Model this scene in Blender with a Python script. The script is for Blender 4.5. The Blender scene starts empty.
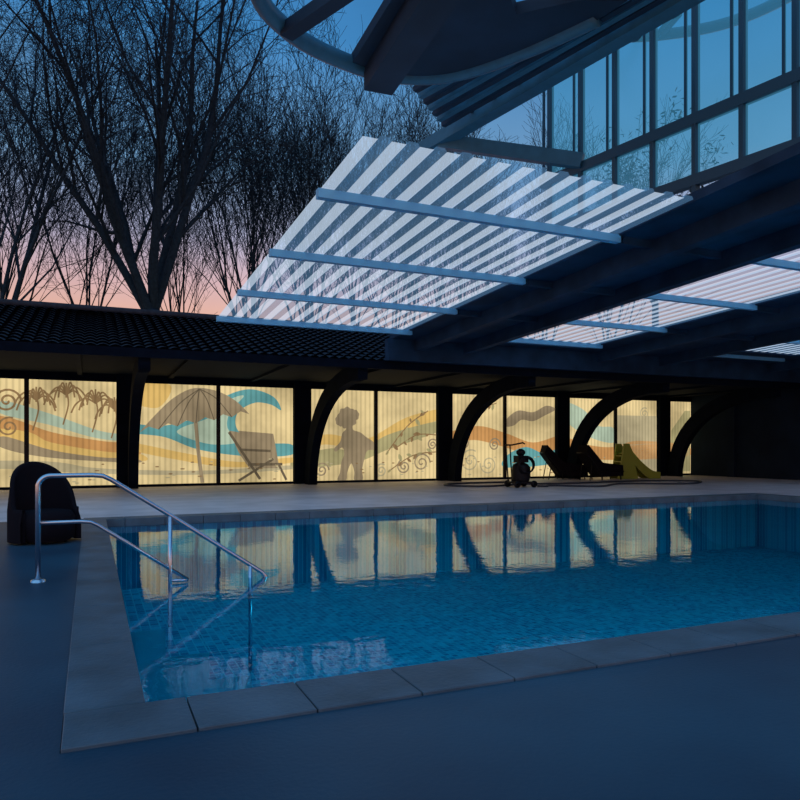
import bpy, math, random
from mathutils import Vector, Matrix
random.seed(7)
sc = bpy.context.scene
sc.view_settings.view_transform = 'Standard'

# ---------------------------------------------------------------- helpers
class MB:
    def __init__(s): s.v=[]; s.f=[]; s.m=[]; s.s=[]
    def add(s, vs, fs, mi=0, sm=False):
        o=len(s.v); s.v.extend([tuple(x) for x in vs])
        for f in fs:
            s.f.append(tuple(i+o for i in f)); s.m.append(mi); s.s.append(sm)
    def box(s, a, b, mi=0):
        x0,y0,z0=a; x1,y1,z1=b
        vs=[(x0,y0,z0),(x1,y0,z0),(x1,y1,z0),(x0,y1,z0),(x0,y0,z1),(x1,y0,z1),(x1,y1,z1),(x0,y1,z1)]
        s.add(vs,[(0,3,2,1),(4,5,6,7),(0,1,5,4),(1,2,6,5),(2,3,7,6),(3,0,4,7)],mi)
    def beam(s, p, q, w, h, mi=0):
        p=Vector(p); q=Vector(q); d=(q-p).normalized()
        side=d.cross(Vector((0,0,1)))
        if side.length<1e-3: side=Vector((1,0,0))
        side.normalize(); up=side.cross(d).normalized()
        vs=[]
        for c in (p,q):
            for a,b in ((-1,-1),(1,-1),(1,1),(-1,1)):
                vs.append(c+side*a*w/2+up*b*h/2)
        s.add(vs,[(0,1,2,3),(7,6,5,4),(0,4,5,1),(1,5,6,2),(2,6,7,3),(3,7,4,0)],mi)
    def tube(s, pts, rad, n=8, mi=0, cap=True, sm=True):
        pts=[Vector(p) for p in pts]
        if not isinstance(rad,(list,tuple)): rad=[rad]*len(pts)
        ref=None; vs=[]
        for i,p in enumerate(pts):
            t=(pts[min(i+1,len(pts)-1)]-pts[max(i-1,0)]).normalized()
            if ref is None:
                ref=t.orthogonal().normalized()
            ref=(ref-t*ref.dot(t))
            if ref.length<1e-4: ref=t.orthogonal()
            ref.normalize(); b=t.cross(ref)
            for k in range(n):
                a=2*math.pi*k/n
                vs.append(p+(ref*math.cos(a)+b*math.sin(a))*rad[i])
        fs=[]
        for i in range(len(pts)-1):
            for k in range(n):
                fs.append((i*n+k,i*n+(k+1)%n,(i+1)*n+(k+1)%n,(i+1)*n+k))
        if cap:
            fs.append(tuple(range(n-1,-1,-1))); L=(len(pts)-1)*n
            fs.append(tuple(L+k for k in range(n)))
        s.add(vs,fs,mi,sm)
    def lathe(s, c, prof, n=24, mi=0, axis='Z', sx=1, sy=1):
        c=Vector(c); vs=[]
        for r,h in prof:
            for k in range(n):
                a=2*math.pi*k/n
                if axis=='Z': v=Vector((r*math.cos(a)*sx,r*math.sin(a)*sy,h))
                elif axis=='X': v=Vector((h,r*math.cos(a),r*math.sin(a)))
                else: v=Vector((r*math.cos(a),h,r*math.sin(a)))
                vs.append(c+v)
        fs=[]
        for i in range(len(prof)-1):
            for k in range(n): fs.append((i*n+k,i*n+(k+1)%n,(i+1)*n+(k+1)%n,(i+1)*n+k))
        fs.append(tuple(range(n))); L=(len(prof)-1)*n
        fs.append(tuple(L+k for k in range(n)))
        s.add(vs,fs,mi,True)
    def prism(s, poly, lo, hi, mi=0, axis='X', sm=False):
        n=len(poly)
        def P(a,b,t):
            return (t,a,b) if axis=='X' else ((a,t,b) if axis=='Y' else (a,b,t))
        vs=[P(a,b,lo) for a,b in poly]+[P(a,b,hi) for a,b in poly]
        fs=[tuple(range(n-1,-1,-1)),tuple(range(n,2*n))]
        s.add(vs,fs,mi,False)
        s.add(vs,[(i,(i+1)%n,n+(i+1)%n,n+i) for i in range(n)],mi,sm)
    def build(s, name, mats, parent=None, bevel=0):
        me=bpy.data.meshes.new(name); me.from_pydata(s.v,[],s.f)
        for m in mats: me.materials.append(m)
        me.polygons.foreach_set('material_index',s.m)
        me.polygons.foreach_set('use_smooth',s.s); me.update()
        o=bpy.data.objects.new(name,me); sc.collection.objects.link(o)
        if parent: o.parent=parent
        if bevel:
            b=o.modifiers.new('bevel','BEVEL'); b.width=bevel; b.segments=2; b.limit_method='ANGLE'
        return o
def empty(name):
    o=bpy.data.objects.new(name,None); sc.collection.objects.link(o); return o

def catmull(pts, closed=True, k=6):
    n=len(pts); out=[]
    rng=n if closed else n-1
    for i in range(rng):
        if closed: p=[pts[(i+j-1)%n] for j in range(4)]
        else: p=[pts[max(0,min(n-1,i+j-1))] for j in range(4)]
        for s_ in range(k):
            t=s_/k
            out.append(tuple(0.5*((2*p[1][a])+(-p[0][a]+p[2][a])*t+(2*p[0][a]-5*p[1][a]+4*p[2][a]-p[3][a])*t*t+(-p[0][a]+3*p[1][a]-3*p[2][a]+p[3][a])*t**3) for a in range(len(pts[0]))))
    if not closed: out.append(tuple(pts[-1]))
    return out

def nt(name):
    m=bpy.data.materials.new(name); m.use_nodes=True
    t=m.node_tree; t.nodes.clear()
    o=t.nodes.new('ShaderNodeOutputMaterial'); return m,t,o
def pmat(name, col, rough=.5, metal=0, noise=0, nscale=5, bump=0, bscale=20, col2=None, spec=.5):
    m,t,o=nt(name); N=t.nodes; L=t.links
    p=N.new('ShaderNodeBsdfPrincipled'); L.new(p.outputs[0],o.inputs[0])
    p.inputs['Base Color'].default_value=(*col,1); p.inputs['Roughness'].default_value=rough
    p.inputs['Metallic'].default_value=metal; p.inputs['Specular IOR Level'].default_value=spec
    tc=N.new('ShaderNodeTexCoord')
    if noise or col2:
        n=N.new('ShaderNodeTexNoise'); n.inputs['Scale'].default_value=nscale; n.inputs['Detail'].default_value=6
        L.new(tc.outputs['Object'],n.inputs['Vector'])
        r=N.new('ShaderNodeMapRange'); r.inputs[1].default_value=.3; r.inputs[2].default_value=.7
        L.new(n.outputs[0],r.inputs[0])
        mx=N.new('ShaderNodeMix'); mx.data_type='RGBA'
        c2=col2 or tuple(c*(1-noise) for c in col)
        mx.inputs[6].default_value=(*col,1); mx.inputs[7].default_value=(*c2,1)
        L.new(r.outputs[0],mx.inputs[0]); L.new(mx.outputs[2],p.inputs['Base Color'])
    if bump:
        n2=N.new('ShaderNodeTexNoise'); n2.inputs['Scale'].default_value=bscale; n2.inputs['Detail'].default_value=4
        L.new(tc.outputs['Object'],n2.inputs['Vector'])
        b=N.new('ShaderNodeBump'); b.inputs['Strength'].default_value=bump; b.inputs['Distance'].default_value=.02
        L.new(n2.outputs[0],b.inputs['Height']); L.new(b.outputs[0],p.inputs['Normal'])
    return m
def screen_mat(name, col, strength=1, glow_var=.25):
    """printed translucent corrugated screen, backlit"""
    m,t,o=nt(name); N=t.nodes; L=t.links
    tc=N.new('ShaderNodeTexCoord'); sp=N.new('ShaderNodeSeparateXYZ'); L.new(tc.outputs['Object'],sp.inputs[0])
    mu=N.new('ShaderNodeMath'); mu.operation='MULTIPLY'; mu.inputs[1].default_value=2*math.pi/.19; L.new(sp.outputs[0],mu.inputs[0])
    si=N.new('ShaderNodeMath'); si.operation='SINE'; L.new(mu.outputs[0],si.inputs[0])
    r=N.new('ShaderNodeMapRange'); r.inputs[1].default_value=-1; r.inputs[2].default_value=.2; r.inputs[3].default_value=.76; r.inputs[4].default_value=1
    L.new(si.outputs[0],r.inputs[0])
    n=N.new('ShaderNodeTexNoise'); n.inputs['Scale'].default_value=.5; n.inputs['Detail'].default_value=6; L.new(tc.outputs['Object'],n.inputs[0])
    r2=N.new('ShaderNodeMapRange'); r2.inputs[1].default_value=.38; r2.inputs[2].default_value=.62; r2.inputs[3].default_value=1-glow_var; r2.inputs[4].default_value=1.05  # uneven light from behind, with tree shade, mixed into the glow as noise
    L.new(n.outputs[0],r2.inputs[0])
    m2=N.new('ShaderNodeMath'); m2.operation='MULTIPLY'; L.new(r.outputs[0],m2.inputs[0]); L.new(r2.outputs[0],m2.inputs[1])
    m3=N.new('ShaderNodeMath'); m3.operation='MULTIPLY'; m3.inputs[1].default_value=strength; L.new(m2.outputs[0],m3.inputs[0])
    e=N.new('ShaderNodeEmission'); e.inputs[0].default_value=(*col,1); L.new(m3.outputs[0],e.inputs[1])
    L.new(e.outputs[0],o.inputs[0]); return m
def poly_mat(name, col, strength, trans, tcol=(1,1,1)):
    m,t,o=nt(name); N=t.nodes; L=t.links
    e=N.new('ShaderNodeEmission'); e.inputs[0].default_value=(*col,1); e.inputs[1].default_value=strength
    tr=N.new('ShaderNodeBsdfTransparent'); tr.inputs[0].default_value=(*tcol,1)
    g=N.new('ShaderNodeBsdfGlossy'); g.inputs['Roughness'].default_value=.25; g.inputs[0].default_value=(.1,.13,.18,1)
    a=N.new('ShaderNodeAddShader'); L.new(e.outputs[0],a.inputs[0]); L.new(g.outputs[0],a.inputs[1])
    mx=N.new('ShaderNodeMixShader'); mx.inputs[0].default_value=trans
    L.new(a.outputs[0],mx.inputs[1]); L.new(tr.outputs[0],mx.inputs[2]); L.new(mx.outputs[0],o.inputs[0]); return m

def lin(r,g,b):
    return tuple(((c/255)/12.92 if c/255<.04045 else ((c/255+.055)/1.055)**2.4) for c in (r,g,b))

M_dark=pmat('dark_painted_timber',(.004,.008,.017),.85,noise=.4,nscale=3,spec=.05)
M_canopy=pmat('canopy_navy_metal',(.014,.038,.075),.6,noise=.4,nscale=1,spec=.2)
M_steelblue=pmat('blue_painted_steel',(.03,.14,.23),.45,noise=.2,spec=.3)
M_mull=pmat('dark_teal_mullion',(.015,.07,.12),.45,spec=.3)
M_purlin=pmat('light_blue_purlin',(.14,.44,.68),.5)
M_ceil=pmat('ceiling_boards',(.004,.009,.02),.8,noise=.4,spec=.05)
M_deck=pmat('haze_tinted_roof_boards',(.020,.055,.11),.7,noise=.5,nscale=1.5,spec=.1)  # blue haze mixed into the board colour to lift the darks
M_frame=pmat('window_frame_dark',(.005,.006,.009),.45,spec=.2)
M_tile=pmat('clay_roof_tile',(.03,.036,.052),.75,noise=.5,nscale=6,bump=.3,spec=.2)
M_bark=pmat('haze_tinted_bark',(.018,.040,.064),.95,noise=.5,nscale=8,bump=.4,spec=.1)  # bark colour carries a blue haze tint
M_leaf=pmat('dark_leaf',(.012,.04,.055),.8)
M_steel=pmat('stainless_steel',(.50,.60,.70),.25,metal=1)
M_blk=pmat('black_plastic',(.006,.006,.009),.5,spec=.2)
M_fab=pmat('black_fabric',(.010,.009,.013),.9,bump=.2,bscale=60,spec=.05)
M_yel=pmat('yellow_green_plastic',(.34,.40,.04),.45)
M_hose=pmat('blue_grey_hose',(.03,.04,.06),.5)

# ---------------------------------------------------------------- world
w=bpy.data.worlds.new('dusk_sky'); sc.world=w; w.use_nodes=True
t=w.node_tree; t.nodes.clear(); N=t.nodes; L=t.links
out=N.new('ShaderNodeOutputWorld'); bg=N.new('ShaderNodeBackground'); L.new(bg.outputs[0],out.inputs[0])
tc=N.new('ShaderNodeTexCoord'); sp=N.new('ShaderNodeSeparateXYZ'); L.new(tc.outputs['Generated'],sp.inputs[0])
cr=N.new('ShaderNodeValToRGB'); L.new(sp.outputs[2],cr.inputs[0])
els=[(0,(240,170,140)),(.17,(238,184,162)),(.22,(225,188,192)),(.28,(178,180,210)),(.36,(118,164,206)),(.50,(64,132,190)),(1,(30,88,148))]
e=cr.color_ramp.elements
e[0].position=0; e[0].color=(*lin(*els[0][1]),1); e[1].position=1; e[1].color=(*lin(*els[-1][1]),1)
for p,c in els[1:-1]:
    q=e.new(p); q.color=(*lin(*c),1)
n=N.new('ShaderNodeTexNoise'); n.inputs['Scale'].default_value=2.5; n.inputs['Detail'].default_value=5; L.new(tc.outputs['Generated'],n.inputs[0])
r=N.new('ShaderNodeMapRange'); r.inputs[1].default_value=.3; r.inputs[2].default_value=.7; r.inputs[3].default_value=.8; r.inputs[4].default_value=1.15
L.new(n.outputs[0],r.inputs[0]); L.new(cr.outputs[0],bg.inputs[0]); L.new(r.outputs[0],bg.inputs[1])

# ---------------------------------------------------------------- camera
cam=bpy.data.cameras.new('camera'); co=bpy.data.objects.new('camera',cam); sc.collection.objects.link(co)
co.location=(0,0,1.4); co.rotation_euler=(math.radians(90),0,math.radians(-23.84))
cam.sensor_width=36; cam.lens=31.5; cam.shift_y=47/800; sc.camera=co
cam.clip_end=400

# ---------------------------------------------------------------- pool & deck
PX0,PX1,PY0,PY1=.25,17.8,4.0,14.5
CX0=-.13
WZ=-.12
M_near=pmat('haze_tinted_paving',(.022,.088,.14),.45,nscale=.45,bump=.12,bscale=35,spec=.35,col2=(.010,.032,.062))  # near paving darkened; glass haze and teal reflection put into its colour
M_far=pmat('concrete_deck',(.72,.66,.70),.5,noise=.3,nscale=1.0,bump=.15,bscale=25)
b=MB()
b.box((-14,-4,-.3),(30,3.55,0),0)
b.box((-14,3.55,-.3),(CX0,14.95,0),0)
b.box((-14,14.95,-.3),(27.4,26.3,0),1)
b.box((18.25,3.55,-.3),(27.4,14.95,0),1)
b.build('floor',[M_near,M_far])
M_cop=pmat('coping_stone',(.095,.15,.195),.5,noise=.5,nscale=2.0,bump=.25,bscale=30)
b=MB()
def slabrow(x0,x1,y0,y1,n,alongx):
    for i in range(n):
        if alongx:
            a=x0+(x1-x0)*i/n; c=x0+(x1-x0)*(i+1)/n
            b.box((a+.004,y0,-.14),(c-.004,y1,.02))
        else:
            a=y0+(y1-y0)*i/n; c=y0+(y1-y0)*(i+1)/n
            b.box((x0,a+.004,-.14),(x1,c-.004,.02))
slabrow(CX0,18.25,3.55,PY0+.02,30,True)
slabrow(CX0,18.25,PY1-.02,14.95,25,True)
slabrow(CX0,PX0+.02,PY0+.03,PY1-.03,8,False)
slabrow(PX1-.02,18.25,PY0+.03,PY1-.03,14,False)
b.build('pool_coping',[M_cop],bevel=.006)
m,t,o=nt('blue_mosaic'); N=t.nodes; L=t.links
p=N.new('ShaderNodeBsdfPrincipled'); p.inputs['Roughness'].default_value=.5; p.inputs['Specular IOR Level'].default_value=.1; L.new(p.outputs[0],o.inputs[0])
tc=N.new('ShaderNodeTexCoord'); br=N.new('ShaderNodeTexBrick'); L.new(tc.outputs['Object'],br.inputs['Vector'])
br.offset=0; br.inputs['Scale'].default_value=1; br.inputs['Brick Width'].default_value=.09; br.inputs['Row Height'].default_value=.09
br.inputs['Mortar Size'].default_value=.007; br.inputs['Color1'].default_value=(.010,.58,.74,1); br.inputs['Color2'].default_value=(.002,.22,.38,1)
br.inputs['Mortar'].default_value=(.08,.6,.7,1); L.new(br.outputs[0],p.inputs['Base Color'])
M_mos=m
b=MB(); D=-1.5
b.box((PX0-.2,PY0-.2,D-.2),(PX1+.2,PY1+.2,D))
b.box((PX0-.2,PY0-.2,D),(PX1+.2,PY0,-.14)); b.box((PX0-.2,PY1,D),(PX1+.2,PY1+.2,-.14))
b.box((PX0-.2,PY0,D),(PX0,PY1,-.14)); b.box((PX1,PY0,D),(PX1+.2,PY1,-.14))
for i in range(4):
    b.box((PX0+.42*i,7.2,D),(PX0+.42*(i+1),9.4,-.38-.28*i))
b.build('swimming_pool',[M_mos])
m,t,o=nt('pool_water'); N=t.nodes; L=t.links
tc=N.new('ShaderNodeTexCoord')
n1=N.new('ShaderNodeTexNoise'); n1.inputs['Scale'].default_value=7; n1.inputs['Detail'].default_value=3; L.new(tc.outputs['Object'],n1.inputs[0])
n2=N.new('ShaderNodeTexNoise'); n2.inputs['Scale'].default_value=.8; n2.inputs['Detail'].default_value=2; L.new(tc.outputs['Object'],n2.inputs[0])
ad=N.new('ShaderNodeMath'); ad.operation='MULTIPLY_ADD'; ad.inputs[1].default_value=.22; L.new(n1.outputs[0],ad.inputs[0]); L.new(n2.outputs[0],ad.inputs[2])
bp=N.new('ShaderNodeBump'); bp.inputs['Strength'].default_value=.18; bp.inputs['Distance'].default_value=.03; L.new(ad.outputs[0],bp.inputs['Height'])
fr=N.new('ShaderNodeFresnel'); fr.inputs[0].default_value=1.34; L.new(bp.outputs[0],fr.inputs['Normal'])
gl=N.new('ShaderNodeBsdfGlossy'); gl.inputs['Roughness'].default_value=.03; gl.inputs[0].default_value=(.78,.95,1,1); L.new(bp.outputs[0],gl.inputs['Normal'])
tr=N.new('ShaderNodeBsdfTransparent')
tr.inputs[0].default_value=(.45,.90,.95,1)
mx=N.new('ShaderNodeMixShader'); L.new(fr.outputs[0],mx.inputs[0]); L.new(tr.outputs[0],mx.inputs[1]); L.new(gl.outputs[0],mx.inputs[2]); L.new(mx.outputs[0],o.inputs[0])
b=MB(); b.add([(PX0,PY0,WZ),(PX1,PY0,WZ),(PX1,PY1,WZ),(PX0,PY1,WZ)],[(0,1,2,3)])
b.build('pool_water',[m])

# ---------------------------------------------------------------- handrail
b=MB(); Y=8.16
def arc(c,r,a0,a1,n=8):
    return [(c[0]+r*math.cos(a0+(a1-a0)*i/n),c[1]+r*math.sin(a0+(a1-a0)*i/n)) for i in range(n+1)]
top=[(-.5,0)]+arc((-.38,.98),.12,math.pi,math.pi/2)+[(.02,1.1),(.12,1.09),(.2,1.05),(.81,.64),(1.84,-.07)]+[(1.88,-.12),(1.86,-.2),(1.78,-.24)]
b.tube([(x,Y,z) for x,z in top],.026,10)
mid=[(-.5,.61),(-.1,.61),(0,.6),(.06,.57),(1.0,-.09)]
b.tube([(x,Y,z) for x,z in mid],.021,10)
b.tube([(.81,Y,.64),(.81,Y,-.6)],.024,10)
b.tube([(1.7,Y,.02),(1.7,Y,-1.2)],.024,10)
b.tube([(1.0,Y,-.09),(.81,Y,-.09)],.02,8)
b.lathe((-.5,Y,0),[(.07,0),(.07,.02),(.03,.035)],16)
b.build('pool_handrail',[M_steel])

# ---------------------------------------------------------------- far wall
WY=26.1; TOPZ=3.64
cols=[-4.95,1.14,7.39,13.5,19.5,25.5]
mull=[-8,-1.93,4.26,10.45,16.5,22.6]
b=MB()
b.box((-9,WY-.05,TOPZ),(27.4,WY+.25,4.6)); b.box((-9,WY-.05,0),(27.4,WY+.2,.09))
b.build('wall_far',[M_dark])
for i,x in enumerate(cols):
    b=MB()
    b.box((x-.33,WY-.25,0),(x+.33,WY+.24,3.9))
    P=[]
    y1,y0=WY-.35,19.9
    for k in range(17):
        a=k/16*math.pi/2
        P.append((y0+(y1-y0)*math.cos(a)**.8, 3.95*math.sin(a)**1.0))
    Q=[]
    for k in range(17):
        a=k/16*math.pi/2
        Q.append((y0+(y1-y0-.66)*math.cos(a)**.85, 3.46*math.sin(a)))
    b.prism(P+Q[::-1],x+.02,x+.33,axis='X',sm=True)
    b.build('arched_column' if i==0 else 'arched_column.%03d'%i,[M_dark])
b=MB()
for x in mull: b.box((x-.07,WY-.1,.09),(x+.07,WY+.15,TOPZ))
b.build('window_1',[M_frame])
CR=(238,212,154)
cream=screen_mat('backlit_cream_screen',lin(*CR),.97,.40)
b=MB(); b.add([(-9,WY,.05),(27.4,WY,.05),(27.4,WY,3.68),(-9,WY,3.68)],[(0,1,2,3)],0)
mm=[cream]
def mc(n,c,k=.20):
    c=tuple(a*(1-k)+q*k for a,q in zip(c,CR))
    mm.append(screen_mat(n,lin(*c),.97,.34)); return len(mm)-1
c_taupe=mc('print_taupe',(148,130,104),.14); c_teal=mc('print_teal',(84,158,166),.12); c_lteal=mc('print_pale_teal',(170,198,180))
c_or=mc('print_orange',(204,140,78)); c_yel=mc('print_yellow',(228,184,100)); c_brn=mc('print_brown',(132,100,66))
c_grn=mc('print_olive',(165,158,112)); c_wht=mc('print_white',(250,236,200)); c_gry=mc('print_grey',(182,170,136)); c_dk=mc('print_dark',(96,84,68),.1)
def flat(pts,mi,ly,smooth=True):
    if smooth: pts=catmull(pts)
    pts=[(x,min(max(z,.06),3.66)) for x,z in pts]
    y=WY-.003*ly-.002
    b.add([(x,y,z) for x,z in pts],[tuple(range(len(pts)))],mi)
def ribbon(pts,wd,mi,ly,smooth=True):
    if smooth: pts=catmull(pts,False)
    y=WY-.003*ly-.002; vs=[]
    for i,(x,z) in enumerate(pts):
        a=pts[max(i-1,0)]; c=pts[min(i+1,len(pts)-1)]
        dx,dz=c[0]-a[0],c[1]-a[1]; l=math.hypot(dx,dz) or 1
        z=min(max(z,.1),3.6)
        vs+= [(x-dz/l*wd/2,y,z+dx/l*wd/2),(x+dz/l*wd/2,y,z-dx/l*wd/2)]
    b.add(vs,[(2*i,2*i+1,2*i+3,2*i+2) for i in range(len(pts)-1)],mi)
def spiral(cx,cz,R,turn,wd,mi,ly,ph=0,sg=1):
    ribbon([(cx+R*(1-k/40)*math.cos(ph+sg*turn*2*math.pi*k/40),cz+R*(1-k/40)*math.sin(ph+sg*turn*2*math.pi*k/40)) for k in range(38)],wd,mi,ly,False)
def blob(cx,cz,rx,rz,mi,ly,n=40,amp=0,lob=9):
    flat([(cx+rx*(1+amp*math.sin(lob*2*math.pi*k/n))*math.cos(2*math.pi*k/n),cz+rz*(1+amp*math.sin(lob*2*math.pi*k/n))*math.sin(2*math.pi*k/n)) for k in range(n)],mi,ly,False)
rr=random.Random(3)
flat([(-9,2.3),(-5,2.7),(-2.6,2.4),(-1.2,1.9),(.4,1.6),(1.5,1.5),(1.5,1.1),(.3,1.2),(-1.2,1.5),(-2.6,1.9),(-9,1.8)],c_or,1)
flat([(-9,1.9),(-2.7,2.0),(-1.2,1.55),(.4,1.25),(1.6,1.15),(1.6,.9),(-1,1.15),(-2.7,1.5),(-9,1.3)],c_yel,2)
flat([(-2.6,2.9),(-1.2,2.5),(.3,1.95),(1.4,1.8),(1.4,1.6),(.2,1.7),(-1.3,2.15),(-2.7,2.5)],c_lteal,2)
flat([(-2.6,1.75),(-1.2,1.3),(.3,1.05),(1.4,1.0),(1.4,.85),(-1.3,1.05),(-2.7,1.4)],c_taupe,3)
flat([(-9,.9),(-2,.95),(0,.7),(1.5,.6),(4,.55),(7,.7),(7,.55),(3.5,.4),(0,.5),(-3,.7),(-9,.7)],c_gry,2)
for px_,pz,s_ in ((-1.65,2.55,.95),(-.75,2.75,.9),(.15,2.5,1.0),(.75,2.3,.8),(-4,2.6,.8),(-6.4,2.5,.8)):
    ribbon([(px_-.1,pz-.6),(px_+.06,pz+.05),(px_+.02,pz+.5)],.05,c_brn,4)
    for k in range(9):
        a=math.pi*(k/8); q=rr.uniform(.8,1.15)*s_
        ribbon([(px_,pz+.4),(px_+.28*q*math.cos(a),pz+.55+.3*math.sin(a)*q),(px_+.55*q*math.cos(a),pz+.35+.3*math.sin(a)*q),(px_+.68*q*math.cos(a),pz+.05+.3*math.sin(a)*q)],.055,c_brn,4)
spiral(-2.5,2.9,.42,2.2,.07,c_brn,5); spiral(-2.45,2.05,.33,2,.06,c_brn,5,1.2); spiral(-3.2,2.5,.5,2.2,.07,c_brn,5,2)
flat([(1.3,2.2),(2.3,2.15),(3.4,2.45),(4.4,3.2),(5.4,3.55),(6.3,3.3),(6.6,2.8),(6.2,3.0),(5.6,3.05),(5.0,2.7),(4.9,2.2),(5.2,1.8),(5.9,1.55),(7,1.5),(7,1.1),(5.4,1.05),(3.6,1.3),(2.4,1.75),(1.3,1.9)],c_teal,3)
flat([(3.0,2.1),(4.0,2.5),(4.6,3.1),(5.2,3.3),(4.7,2.7),(4.6,2.1),(5,1.6),(4,1.5),(2.9,1.85)],c_lteal,4)
flat([(1.3,1.55),(3,1.2),(5,.85),(7,1.0),(7,.8),(4.8,.65),(2.8,.95),(1.3,1.3)],c_yel,3)
flat([(1.3,3.6),(1.3,3.0),(2.2,2.8),(2.6,3.6)],c_yel,1)
sc_pts=[(1.55,1.9),(2.1,2.55),(2.7,3.15),(3.4,3.52),(4.2,3.45),(4.9,3.1),(5.4,2.62)]
sc_c=catmull(sc_pts,False,5)
und=[]
for k in range(6):
    f0=k/6; f1=(k+.5)/6
    und+=[(5.4-3.85*f0,2.62-.72*f0),(5.4-3.85*f1,2.62-.72*f1+.16)]
flat(sc_c+und[1:],c_taupe,5,False)
for k in range(1,6):
    x0=5.4-3.85*k/6; z0=2.62-(.72)*k/6
    ribbon([(3.6,3.5),((3.6+x0)/2,(3.5+z0)/2+.18),(x0,z0)],.035,c_dk,6)
ribbon([(3.45,2.5),(3.55,1.3),(3.7,.1)],.13,c_taupe,5,False)
flat([(4.65,2.0),(5.0,1.95),(6.3,.75),(6.5,.6),(5.4,.6),(5.0,1.2)],c_taupe,6,False)
flat([(5.0,2.0),(6.3,1.9),(6.5,.8),(5.4,.8)],c_taupe,6,False)
ribbon([(4.65,1.95),(5.8,.2)],.10,c_dk,7,False); ribbon([(5.0,.15),(6.3,.95)],.09,c_dk,7,False)
ribbon([(5.35,.75),(6.65,.75)],.10,c_dk,7,False); ribbon([(6.5,.75),(6.8,.15)],.09,c_dk,7,False); ribbon([(5.1,1.3),(6.2,1.25)],.09,c_dk,7,False)
flat([(7.2,1.0),(8.6,1.35),(9.8,1.2),(11,1.9),(13.4,2.5),(13.4,2.1),(11,1.3),(9.6,.8),(7.2,.6)],c_grn,2)
flat([(7.2,1.6),(8.5,1.9),(10,1.7),(11.8,2.6),(13.5,3.0),(13.5,2.6),(11.8,2.1),(10,1.3),(8.4,1.5),(7.2,1.3)],c_yel,1)
# child silhouette: curly hair, leaning, one arm raised in front
blob(9.25,2.55,.40,.42,c_taupe,6,54,.07,9); blob(8.98,2.45,.22,.24,c_taupe,6,30,.06,7); blob(9.55,2.66,.2,.22,c_taupe,6,30,.06,7)
flat([(9.2,2.3),(9.2,2.1),(9.05,1.95),(8.95,1.6),(8.72,1.35),(8.78,1.22),(9.05,1.38),(9.12,1.1),(9.0,.8),(8.95,.4),(8.85,.1),(9.2,.1),(9.25,.4),(9.42,.75),(9.55,.4),(9.55,.1),(9.9,.1),(9.88,.5),(9.98,.95),(10.1,1.25),(10.4,1.3),(10.5,1.45),(10.3,1.65),(10.05,1.8),(9.8,1.98),(9.5,2.08),(9.45,2.3)],c_taupe,6)
for (x0,z0,x1,z1) in ((10.9,1.1,12.8,2.9),(11.4,1.4,13.2,1.9),(11.0,.4,13.2,1.2),(14.6,2.2,16.1,3.3)):
    ribbon([(x0,z0),((x0+x1)/2,(z0+z1)/2+.25),(x1,z1)],.045,c_brn,5)
    for k in range(9):
        u=(k+.6)/9.5; cx=x0+(x1-x0)*u; cz=z0+(z1-z0)*u+.25*math.sin(math.pi*u)
        a=rr.uniform(0,6.28); l=rr.uniform(.18,.34)
        dx,dz=math.cos(a)*l,math.sin(a)*l
        flat([(cx,cz),(cx+dx*.5-dz*.25,cz+dz*.5+dx*.25),(cx+dx,cz+dz),(cx+dx*.5+dz*.25,cz+dz*.5-dx*.25)],c_brn if k%2 else c_grn,5)
for cx,cz,R,ph in ((12.5,.75,.4,0),(11.7,.6,.3,2),(14.8,.8,.5,1),(15.7,.65,.42,3),(16.0,1.5,.3,0),(14.5,1.6,.3,2),(8.2,.5,.3,0),(24.4,3,.3,1),(23.9,2.3,.25,1),(10.7,.45,.28,1),(13,1.5,.25,0)):
    spiral(cx,cz,R,2.1,.06,c_gry if ph%2 else c_taupe,5,ph); 
flat([(13.8,2.0),(15.2,2.3),(16.6,2.0),(18,1.6),(19.5,1.9),(19.5,1.2),(18,1.0),(16.5,1.4),(15,1.7),(13.8,1.5)],c_or,2)
flat([(16.6,2.6),(17.2,3.0),(18,2.95),(18.7,3.25),(19.2,3.1),(18.6,2.8),(18.0,2.55),(17.4,2.6),(17.0,2.35),(16.6,2.3)],c_taupe,5)
flat([(16.6,1.0),(17.6,1.4),(18.6,1.1),(19.3,1.3),(19.3,.7),(16.6,.5)],c_teal,3)
flat([(19.8,3.4),(20.8,3.1),(21.6,2.4),(22.5,2.3),(22.5,1.6),(21,1.9),(19.8,2.6)],c_lteal,3)
flat([(19.8,1.8),(21,1.5),(22.5,1.4),(24,1.7),(27,1.5),(27,.9),(22,.8),(19.8,1.1)],c_or,2)
flat([(22.7,.1),(22.7,2.9),(25.2,2.9),(25.2,.1)],c_gry,2,False)
flat([(26,.2),(26.1,2.2),(27,3.2),(27.35,3.2),(27.35,.2)],c_grn,2,False)
for k in range(130):
    x=rr.uniform(-8.5,27); z=rr.uniform(.12,1.0)
    blob(x,z,.05+.05*rr.random(),.025,c_brn if k%2 else c_gry,7,6)
b.build('beach_mural_screen',mm)

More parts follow.
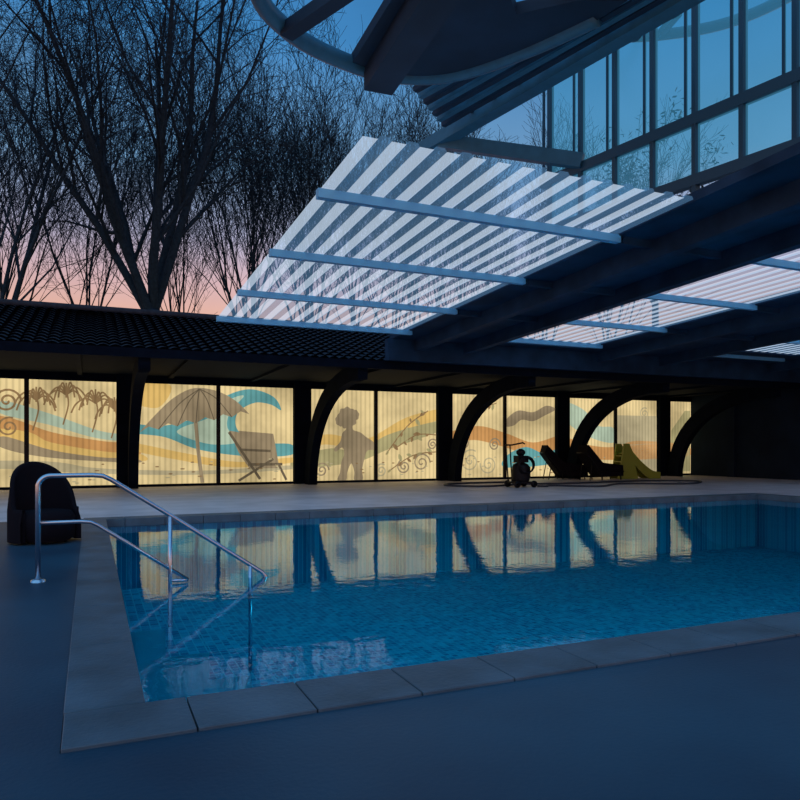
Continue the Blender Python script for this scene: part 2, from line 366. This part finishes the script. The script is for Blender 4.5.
# ---------------------------------------------------------------- tiled eave roof
b=MB(); x0,x1=-12,27.6; rows=15; ya,za,yb,zb=19.75,3.98,26.6,6.1
nx=int((x1-x0)/.075)
for r_ in range(rows):
    vs=[]
    for s_,lift in ((0,.06),(1,0.0)):
        u=(r_+s_)/rows; y=ya+(yb-ya)*u; z=za+(zb-za)*u+lift
        for i in range(nx+1):
            x=x0+i*.075; vs.append((x,y,z+.055*abs(math.cos(math.pi*x/.3))))
    n_=nx+1
    b.add(vs,[(i,i+1,n_+i+1,n_+i) for i in range(nx)],0,True)
b.box((x0,26.5,3.9),(x1,26.7,6.2),1)
b.tube([(x0,26.6,6.2),(x1,26.6,6.2)],.13,10,0)
b.box((x0,19.72,3.78),(x1,19.9,4.02),1)
b.build('tiled_eave_roof',[M_tile,M_dark])
b=MB(); b.box((-12,19.9,3.9),(27.4,26.05,3.98))
for k in range(14): b.box((-12+k*2.9,19.9,3.82),(-11.85+k*2.9,26.0,3.9))
b.build('ceiling',[M_ceil])
b=MB(); b.box((27.4,4,-.3),(27.7,26.3,6.2))
for k in range(5): b.box((27.25,5+k*4.6,0),(27.4,5.4+k*4.6,5.0))
b.build('wall_right',[pmat('dark_blue_render',(.010,.022,.045),.8,noise=.4,nscale=1,spec=.1)])

# ---------------------------------------------------------------- translucent roof
def zr(y): return 5.15-(y-7.9)*.0374
M_w=poly_mat('glowing_polycarbonate_pan',(.64,.80,1.0),.88,.38,(.85,.93,1))  # sheet emits; its own glow stands in for dusk light coming through
M_r=poly_mat('glowing_polycarbonate_rib',(.18,.42,.75),.5,.60,(.75,.9,1))  # ribs emit too, a weaker painted glow of the sky
def skylight(name,xa,xb,y0,y1,n):
    par=empty(name); b=MB(); pitch=(xb-xa)/n; 
    for i in range(n):
        a=xa+i*pitch; prof=[(a,0,0),(a+pitch*.52,0,0),(a+pitch*.60,.045,1),(a+pitch*.92,.045,1),(a+pitch,0,1)]
        for j in range(4):
            (xq,hq,_),(xs,hs,mi)=prof[j],prof[j+1]
            if j==0: mi=0
            b.add([(xq,y0,zr(y0)+hq),(xs,y0,zr(y0)+hs),(xs,y1,zr(y1)+hs),(xq,y1,zr(y1)+hq)],[(0,1,2,3)],mi)
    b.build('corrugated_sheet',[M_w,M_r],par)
    b=MB()
    for y in (6.7,9.6,12.5,15.5,18.3):
        if y>y0: b.box((xa-.05,y-.06,zr(y)-.14),(xb+.1,y+.06,zr(y)-.01))
    b.build('purlins',[M_purlin],par)
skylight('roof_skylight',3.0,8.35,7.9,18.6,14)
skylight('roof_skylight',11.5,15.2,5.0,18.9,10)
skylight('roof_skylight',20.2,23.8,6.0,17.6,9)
b=MB()
def slab(xa,xb,y0,y1):
    vs=[(xa,y0,zr(y0)-.03),(xb,y0,zr(y0)-.03),(xb,y1,zr(y1)-.03),(xa,y1,zr(y1)-.03)]
    vs+=[(x,y,z+.15) for x,y,z in vs]
    b.add(vs,[(0,3,2,1),(4,5,6,7),(0,1,5,4),(1,2,6,5),(2,3,7,6),(3,0,4,7)])
slab(8.36,11.48,4.0,19.7); slab(15.22,20.18,4.0,19.7); slab(23.82,27.4,4.0,19.7)
slab(11.48,15.22,19.0,19.7); slab(20.18,23.82,17.7,19.7)
b.box((8.2,19.45,4.03),(27.4,19.7,4.68))
for x in (9.2,10.9,16.2,19.0,24.6):
    b.beam((x,4.2,zr(4.2)-.2),(x,19.5,zr(19.5)-.2),.22,.34)
for y in (9.6,12.5,15.5):
    for xa,xb in ((8.4,11.45),(15.3,20.1),(23.9,27.4)):
        b.box((xa,y-.06,zr(y)-.16),(xb,y+.06,zr(y)-.02))
b.build('roof_deck',[M_deck])

# ---------------------------------------------------------------- reflected glazing and steelwork, built as solid parts over the roof
M_gl=poly_mat('glowing_reflected_glass',(.10,.52,.85),.48,.60,(.7,.95,1))  # sky brightness added to the pane as emission
Dv=Vector((-.184,.983,0)); P0=Vector((10.3,7.6,0))
def pt(t_,z): 
    q=P0+Dv*t_; return (q.x,q.y,z)
par=empty('reflected_glazing')
b=MB()
for z,wd in ((6.2,.2),(7.3,.2),(10.2,.2)):
    b.beam(pt(-3,z),pt(5.6,z),.14,wd)
for k in range(-3,7):
    t_=.05+k*.88
    b.beam(pt(t_,5.2 if k%2==0 else 6.2),pt(t_,10.2),.12,.09)
    b.beam(pt(t_+.2,7.3),pt(t_+.2,10.2),.05,.04)
b.build('frame',[M_mull],par)
b=MB()
b.add([pt(-3,6.2),pt(5.4,6.2),pt(5.4,10.2),pt(-3,10.2)],[(0,1,2,3)])
b.build('glass',[M_gl],par)
# canopy: reflection of steelwork behind the viewer, modelled as solid beams
b=MB()
edge=catmull([(2.1,9.6),(2.4,10.9),(3.2,11.7),(4.2,12.1),(5.2,12.2),(6.2,11.75),(7.0,10.6),(7.6,9.2)],False,6)
inner=[p for p in edge if p[0]>4.2]
b.prism(inner+[(7.7,8.6),(7.0,8.9),(6.3,9.6),(5.9,9.2),(6.2,7.5),(6.2,6.5),(4.2,6.5)],8.4,8.6,0,axis='Z')
b.tube([(x,y,8.45) for x,y in edge],.15,8,1)
b.beam((4.9,12.1,8.2),(4.6,7,8.2),.55,.4,0)
b.beam((3.0,11.5,8.35),(4.4,8,8.35),.25,.2,0)
b.beam((7.25,15.2,8.5),(8.9,6.5,8.5),.3,.28,1)
b.beam((7.4,14.4,8.45),(9.45,11.9,7.4),.2,.3,1)
for k in range(7):
    u=k/7
    b.beam((5.9+u*1.4,12.6+u*1.3,8.5),(7.6+u*1.0,7.5,8.5),.12,.1,1 if k%2 else 0)
for k in range(9):
    y=7.5+k*.7
    b.beam((6.5+.0*k,y,8.6),(8.7-(y-7)*.19,y,8.6),.08,.06,0)
arcp=catmull([(8.6,11.6,9.4),(9.25,10.9,9.4),(10.1,10.4,9.4),(10.9,9.7,9.4),(11.3,8.8,9.4),(11.4,7.5,9.4)],False,6)
b.tube(arcp,.1,8,1)
b.beam((8.6,11.6,9.4),(8.0,11.2,8.5),.14,.14,1); b.beam((10.1,10.4,9.4),(9.9,9.7,9.4),.12,.12,1)
b.build('reflected_canopy',[M_canopy,M_steelblue])

# ---------------------------------------------------------------- trees
def tree(name,seed,height,fork,r0,spread,limbs,levels,upr,nchs,leaf=False,rmin=.008,tilt=(16,38),lr=(.36,.5)):
    R=random.Random(seed); b=MB()
    def grow(p,d,length,rad,lv):
        nseg=6 if lv<=1 else (3 if lv<levels-1 else 2)
        pts=[p.copy()]; rads=[rad]; q=p.copy(); dd=d.copy()
        for i in range(nseg):
            j=.10+.05*lv
            dd=(dd+Vector((R.uniform(-j,j),R.uniform(-j,j),R.uniform(-j,j)+upr))).normalized()
            q=q+dd*length/nseg; pts.append(q.copy()); rads.append(max(rad*(1-.75*(i+1)/nseg),rmin))
        b.tube(pts,rads,7 if lv<=1 else (5 if lv==2 else 3),0,False,lv<3)
        if lv>=levels:
            if leaf:
                for k in range(5):
                    c=pts[-1]+Vector((R.uniform(-.4,.4),R.uniform(-.4,.4),R.uniform(-.4,.3))); s_=.13
                    u=Vector((R.uniform(-1,1),R.uniform(-1,1),R.uniform(-1,1))).normalized(); v_=u.orthogonal().normalized()
                    b.add([c-u*s_,c+v_*s_*.5,c+u*s_,c-v_*s_*.5],[(0,1,2,3)],1)
            return
        nch=nchs[lv-1]
        for k in range(nch):
            u=.18+.82*(k+R.uniform(0,.9))/nch; u=min(u,.99)
            i=min(int(u*nseg),nseg-1); f=u*nseg-i
            c=pts[i].lerp(pts[i+1],f); rr_=rads[i]*(1-f)+rads[i+1]*f
            base=(pts[i+1]-pts[i]).normalized()
            ang=math.radians(R.uniform(20,50)*(spread if lv<3 else 1.05)); ax=base.orthogonal().normalized()
            ax=Matrix.Rotation(R.uniform(0,6.28),3,base)@ax
            nd=Matrix.Rotation(ang,3,ax)@base
            grow(c,nd,length*R.uniform(.40,.60)*(1.15-.4*u),max(rr_*.58,rmin),lv+1)
    pts=[Vector((0,0,0))]; 
    for i in range(5): pts.append(Vector((R.uniform(-.15,.15),R.uniform(-.15,.15),fork*(i+1)/5)))
    b.tube(pts,[r0*1.25]+[r0*(1-.05*i) for i in range(5)],12,0,True)
    topp=pts[-1]
    for k in range(limbs):
        a=2*math.pi*(k+R.uniform(-.2,.2))/limbs; tl=math.radians((R.uniform(*tilt) if k else 4)*spread)
        d=Vector((math.cos(a)*math.sin(tl),math.sin(a)*math.sin(tl),math.cos(tl)))
        grow(topp-Vector((0,0,R.uniform(0,fork*.12))),d,(height-fork)*R.uniform(.78,.95),r0*R.uniform(*lr),1)
    return b
def place(b,name,loc,rot,scale,mats,me=None):
    if me is None:
        o=b.build(name,mats)
    else:
        o=bpy.data.objects.new(name,me); sc.collection.objects.link(o)
    o.location=loc; o.rotation_euler=(0,0,rot); o.scale=(scale,)*3; return o
tb=tree('bare_tree',11,24,7.4,.46,1.0,7,5,.05,(8,6,5,5),rmin=.007)
place(tb,'bare_tree',(2.5,32,-.1),.4,1,[M_bark])
tb2=tree('bare_tree',23,22,5.5,.27,.85,7,5,.06,(8,6,4,4),rmin=.007)
o2=place(tb2,'bare_tree',(-3.6,33.5,-.1),0,1.0,[M_bark])
tb3=tree('bare_tree',5,21,6,.17,.5,5,4,.09,(9,7,6),rmin=.010)
o3=place(tb3,'bare_tree',(7.6,37,-.1),0,1,[M_bark])
for (x,y,ro,s_,me) in ((11.2,38,2,.98,o3.data),(14.4,39,3.3,.97,o3.data),(17.6,37,4.1,.9,o3.data),(13.3,45,5.3,1.12,o3.data),(9.4,46,1.3,1.15,o3.data),(0.0,43,2.9,1.0,o3.data),(4.6,42,.9,.9,o3.data),(-4.5,45,3.9,1.0,o3.data),
                       (21.3,39,.7,.98,o3.data),(25,41,5,1.0,o3.data),(20,46,2.2,1.1,o3.data),(30,42,1.7,1.0,o3.data),(36,42,2.7,1.05,o3.data),(-9,42,3,1,o3.data)):
    place(None,'bare_tree',(x,y,-.1),ro,s_,None,me)
tb4=tree('leafy_tree',41,12.5,7,.16,.8,5,4,.02,(5,4,4),True)
place(tb4,'leafy_tree',(30.7,32,-.1),0,1.45,[M_bark,M_leaf])
b=MB(); b.box((-60,26.75,-.3),(90,90,-.1)); b.build('ground',[pmat('lawn',(.02,.04,.02),.9,noise=.5,nscale=2)])

# ---------------------------------------------------------------- armchair
par=empty('tub_armchair'); par.location=(-.62,11.6,0); par.rotation_euler=(0,0,math.radians(24))
b=MB()
vs=[];fs=[];n=36
for ring,(ro,inn) in enumerate(((.48,0),(.38,1))):
    for i in range(n+1):
        a=math.radians(-30+240*i/n)
        hh=.50+.68*max(0,math.sin(a))**.65 if math.sin(a)>0 else .50
        for z in (.03,.12+(hh-.12)*.5,hh-.06,hh):
            rr_=ro*(1.02 if z<hh-.1 else (.95 if ring==0 else 1.04))
            vs.append((rr_*math.cos(a),rr_*math.sin(a),z))
W=4
def idx(r_,i,j): return r_*(n+1)*W+i*W+j
for i in range(n):
    for j in range(W-1):
        fs.append((idx(0,i,j),idx(0,i+1,j),idx(0,i+1,j+1),idx(0,i,j+1)))
        fs.append((idx(1,i,j),idx(1,i,j+1),idx(1,i+1,j+1),idx(1,i+1,j)))
    fs.append((idx(0,i,3),idx(0,i+1,3),idx(1,i+1,3),idx(1,i,3)))
for i in (0,n):
    for j in range(W-1): fs.append((idx(0,i,j),idx(0,i,j+1),idx(1,i,j+1),idx(1,i,j)))
b.add(vs,fs,0,True)
b.lathe((0,-.06,0),[(.3,.03),(.37,.08),(.38,.38),(.33,.46),(.2,.48)],24,sy=1.15)
b.build('upholstery',[M_fab],par)
b=MB()
for a in (45,135,225,315):
    x=.3*math.cos(math.radians(a)); y=.3*math.sin(math.radians(a)); b.tube([(x,y,0),(x*.95,y*.95,.08)],[.02,.03],8)
b.build('legs',[M_blk],par)

# ---------------------------------------------------------------- pool vacuum cleaner
par=empty('pool_vacuum_cart'); par.location=(13.7,20.6,0)
b=MB()
b.box((-.42,-.3,.14),(.42,.3,.2)); 
b.lathe((.0,0,.2),[(.27,0),(.3,.05),(.3,.5),(.26,.6),(.12,.66),(.12,.72)],20)
b.lathe((.25,.0,.3),[(.13,0),(.13,.4),(.06,.45)],14)
b.box((-.2,-.16,.86),(.22,.16,1.1)); b.lathe((0,0,1.1),[(.1,0),(.16,.08),(.16,.16),(.05,.24)],14)
for sx in (-.36,-.2):
    b.tube([(sx-.02,.2,.2),(sx-.05,.25,.9),(sx-.08,.25,1.45)],.025,8)
b.tube([(-.48,.25,1.47),(-.2,.25,1.47),(.16,.1,1.55),(.2,.05,1.5)],.03,8)
for k in range(3):
    pts=[(.02+.3*math.cos(a/16*6.283),-.28-.04*k,.75+.28*math.sin(a/16*6.283)+.02*k) for a in range(17)]
    b.tube(pts,.03,6)
b.build('pump_body',[M_blk],par,bevel=.01)
b=MB()
for x in (-.34,.34):
    for y in (-.31,.31): b.lathe((x,y-.03,.12),[(.04,0),(.12,.005),(.12,.06),(.04,.065)],16,axis='Y')
b.build('wheels',[M_blk],par)
b=MB()
hp=catmull([(14.25,20.4,.035),(14.6,20.3,.035),(15,20.6,.035),(16.2,19.5,.035),(18.2,20.6,.035),(20.5,19.6,.035),(22.3,20.9,.035),(20.5,21.9,.035),(17,21.6,.035),(14.5,21.7,.035),(12.6,21.1,.035),(11.6,22.2,.035),(12.6,23.2,.035),(15,23.3,.035)],False,8)
b.tube(hp,.034,8); b.build('vacuum_hose',[M_hose])

# ---------------------------------------------------------------- loungers and slide
def lounger(loc,rot,name,mat):
    par=empty(name); par.location=loc; par.rotation_euler=(0,0,rot)
    b=MB()
    for s_ in (-.33,.33):
        b.tube([(-1.0,s_,.36),(.25,s_,.36),(.95,s_,1.15)],.03,8)
        for x in (-.8,.2): b.tube([(x,s_,.36),(x-.05,s_,0)],.025,8)
        b.tube([(.65,s_,.8),(.8,s_,0)],.022,8)
    b.tube([(-1,-.33,.36),(-1,.33,.36)],.03,8); b.tube([(.95,-.33,1.15),(.95,.33,1.15)],.03,8)
    b.build('frame',[M_blk],par)
    b=MB()
    prof=[(-1.0,.16),(.25,.16),(.97,1.10),(.86,1.50),(.1,.74),(-.98,.62)]
    b.prism(prof,-.32,.32,axis='Y'); b.build('cushion',[mat],par,bevel=.04)
lounger((19.9,23.9,0),math.radians(180),'sun_lounger',M_fab)
lounger((18.9,25.1,0),math.radians(165),'sun_lounger',M_fab)
par=empty('toddler_slide'); par.location=(22.0,24.3,0); par.rotation_euler=(0,0,math.radians(-8))
b=MB()
cl=catmull([(-.55,1.15),(-.25,1.1),(.25,.62),(.8,.22),(1.25,.12)],False,6)
poly=cl+[(x,z-.06) for x,z in cl[::-1]]
b.prism(poly,-.26,.26,axis='Y')
for s_ in (-.3,.3):
    up=[(x,z+.16) for x,z in cl]; b.prism(up+[(x,max(z-.3,0)) for x,z in cl[::-1]],s_-.03,s_+.03,axis='Y')
    b.prism([(-.6,1.55),(-.35,1.55),(-.15,1.15),(-.1,.8),(.1,0),(-.5,0),(-.9,0),(-.75,.6)],s_-.04,s_+.04,axis='Y')
for k in range(4): b.box((-.84+.06*k,-.28,.2+.26*k),(-.62+.06*k,.28,.26+.26*k))
b.box((1.0,-.28,0),(1.2,.28,.14))
b.build('slide_body',[M_yel],par,bevel=.015)

# ---------------------------------------------------------------- lights
def area(name,loc,rot,sx,sy,pw,col):
    l=bpy.data.lights.new(name,'AREA'); l.shape='RECTANGLE'; l.size=sx; l.size_y=sy; l.energy=pw; l.color=col
    o=bpy.data.objects.new(name,l); sc.collection.objects.link(o); o.location=loc; o.rotation_euler=rot
area('pool_fill_light',(10.5,PY0+.05,-.6),(math.radians(90),0,math.radians(180)),12,.4,210,(.5,.95,1))  # unseen fill light added to brighten the water; no fixture known here
s=bpy.data.lights.new('dusk_skylight','SUN'); s.energy=.75; s.angle=math.radians(90); s.color=(.45,.78,1)
o=bpy.data.objects.new('dusk_skylight',s); sc.collection.objects.link(o); o.rotation_euler=(math.radians(20),math.radians(-25),0)
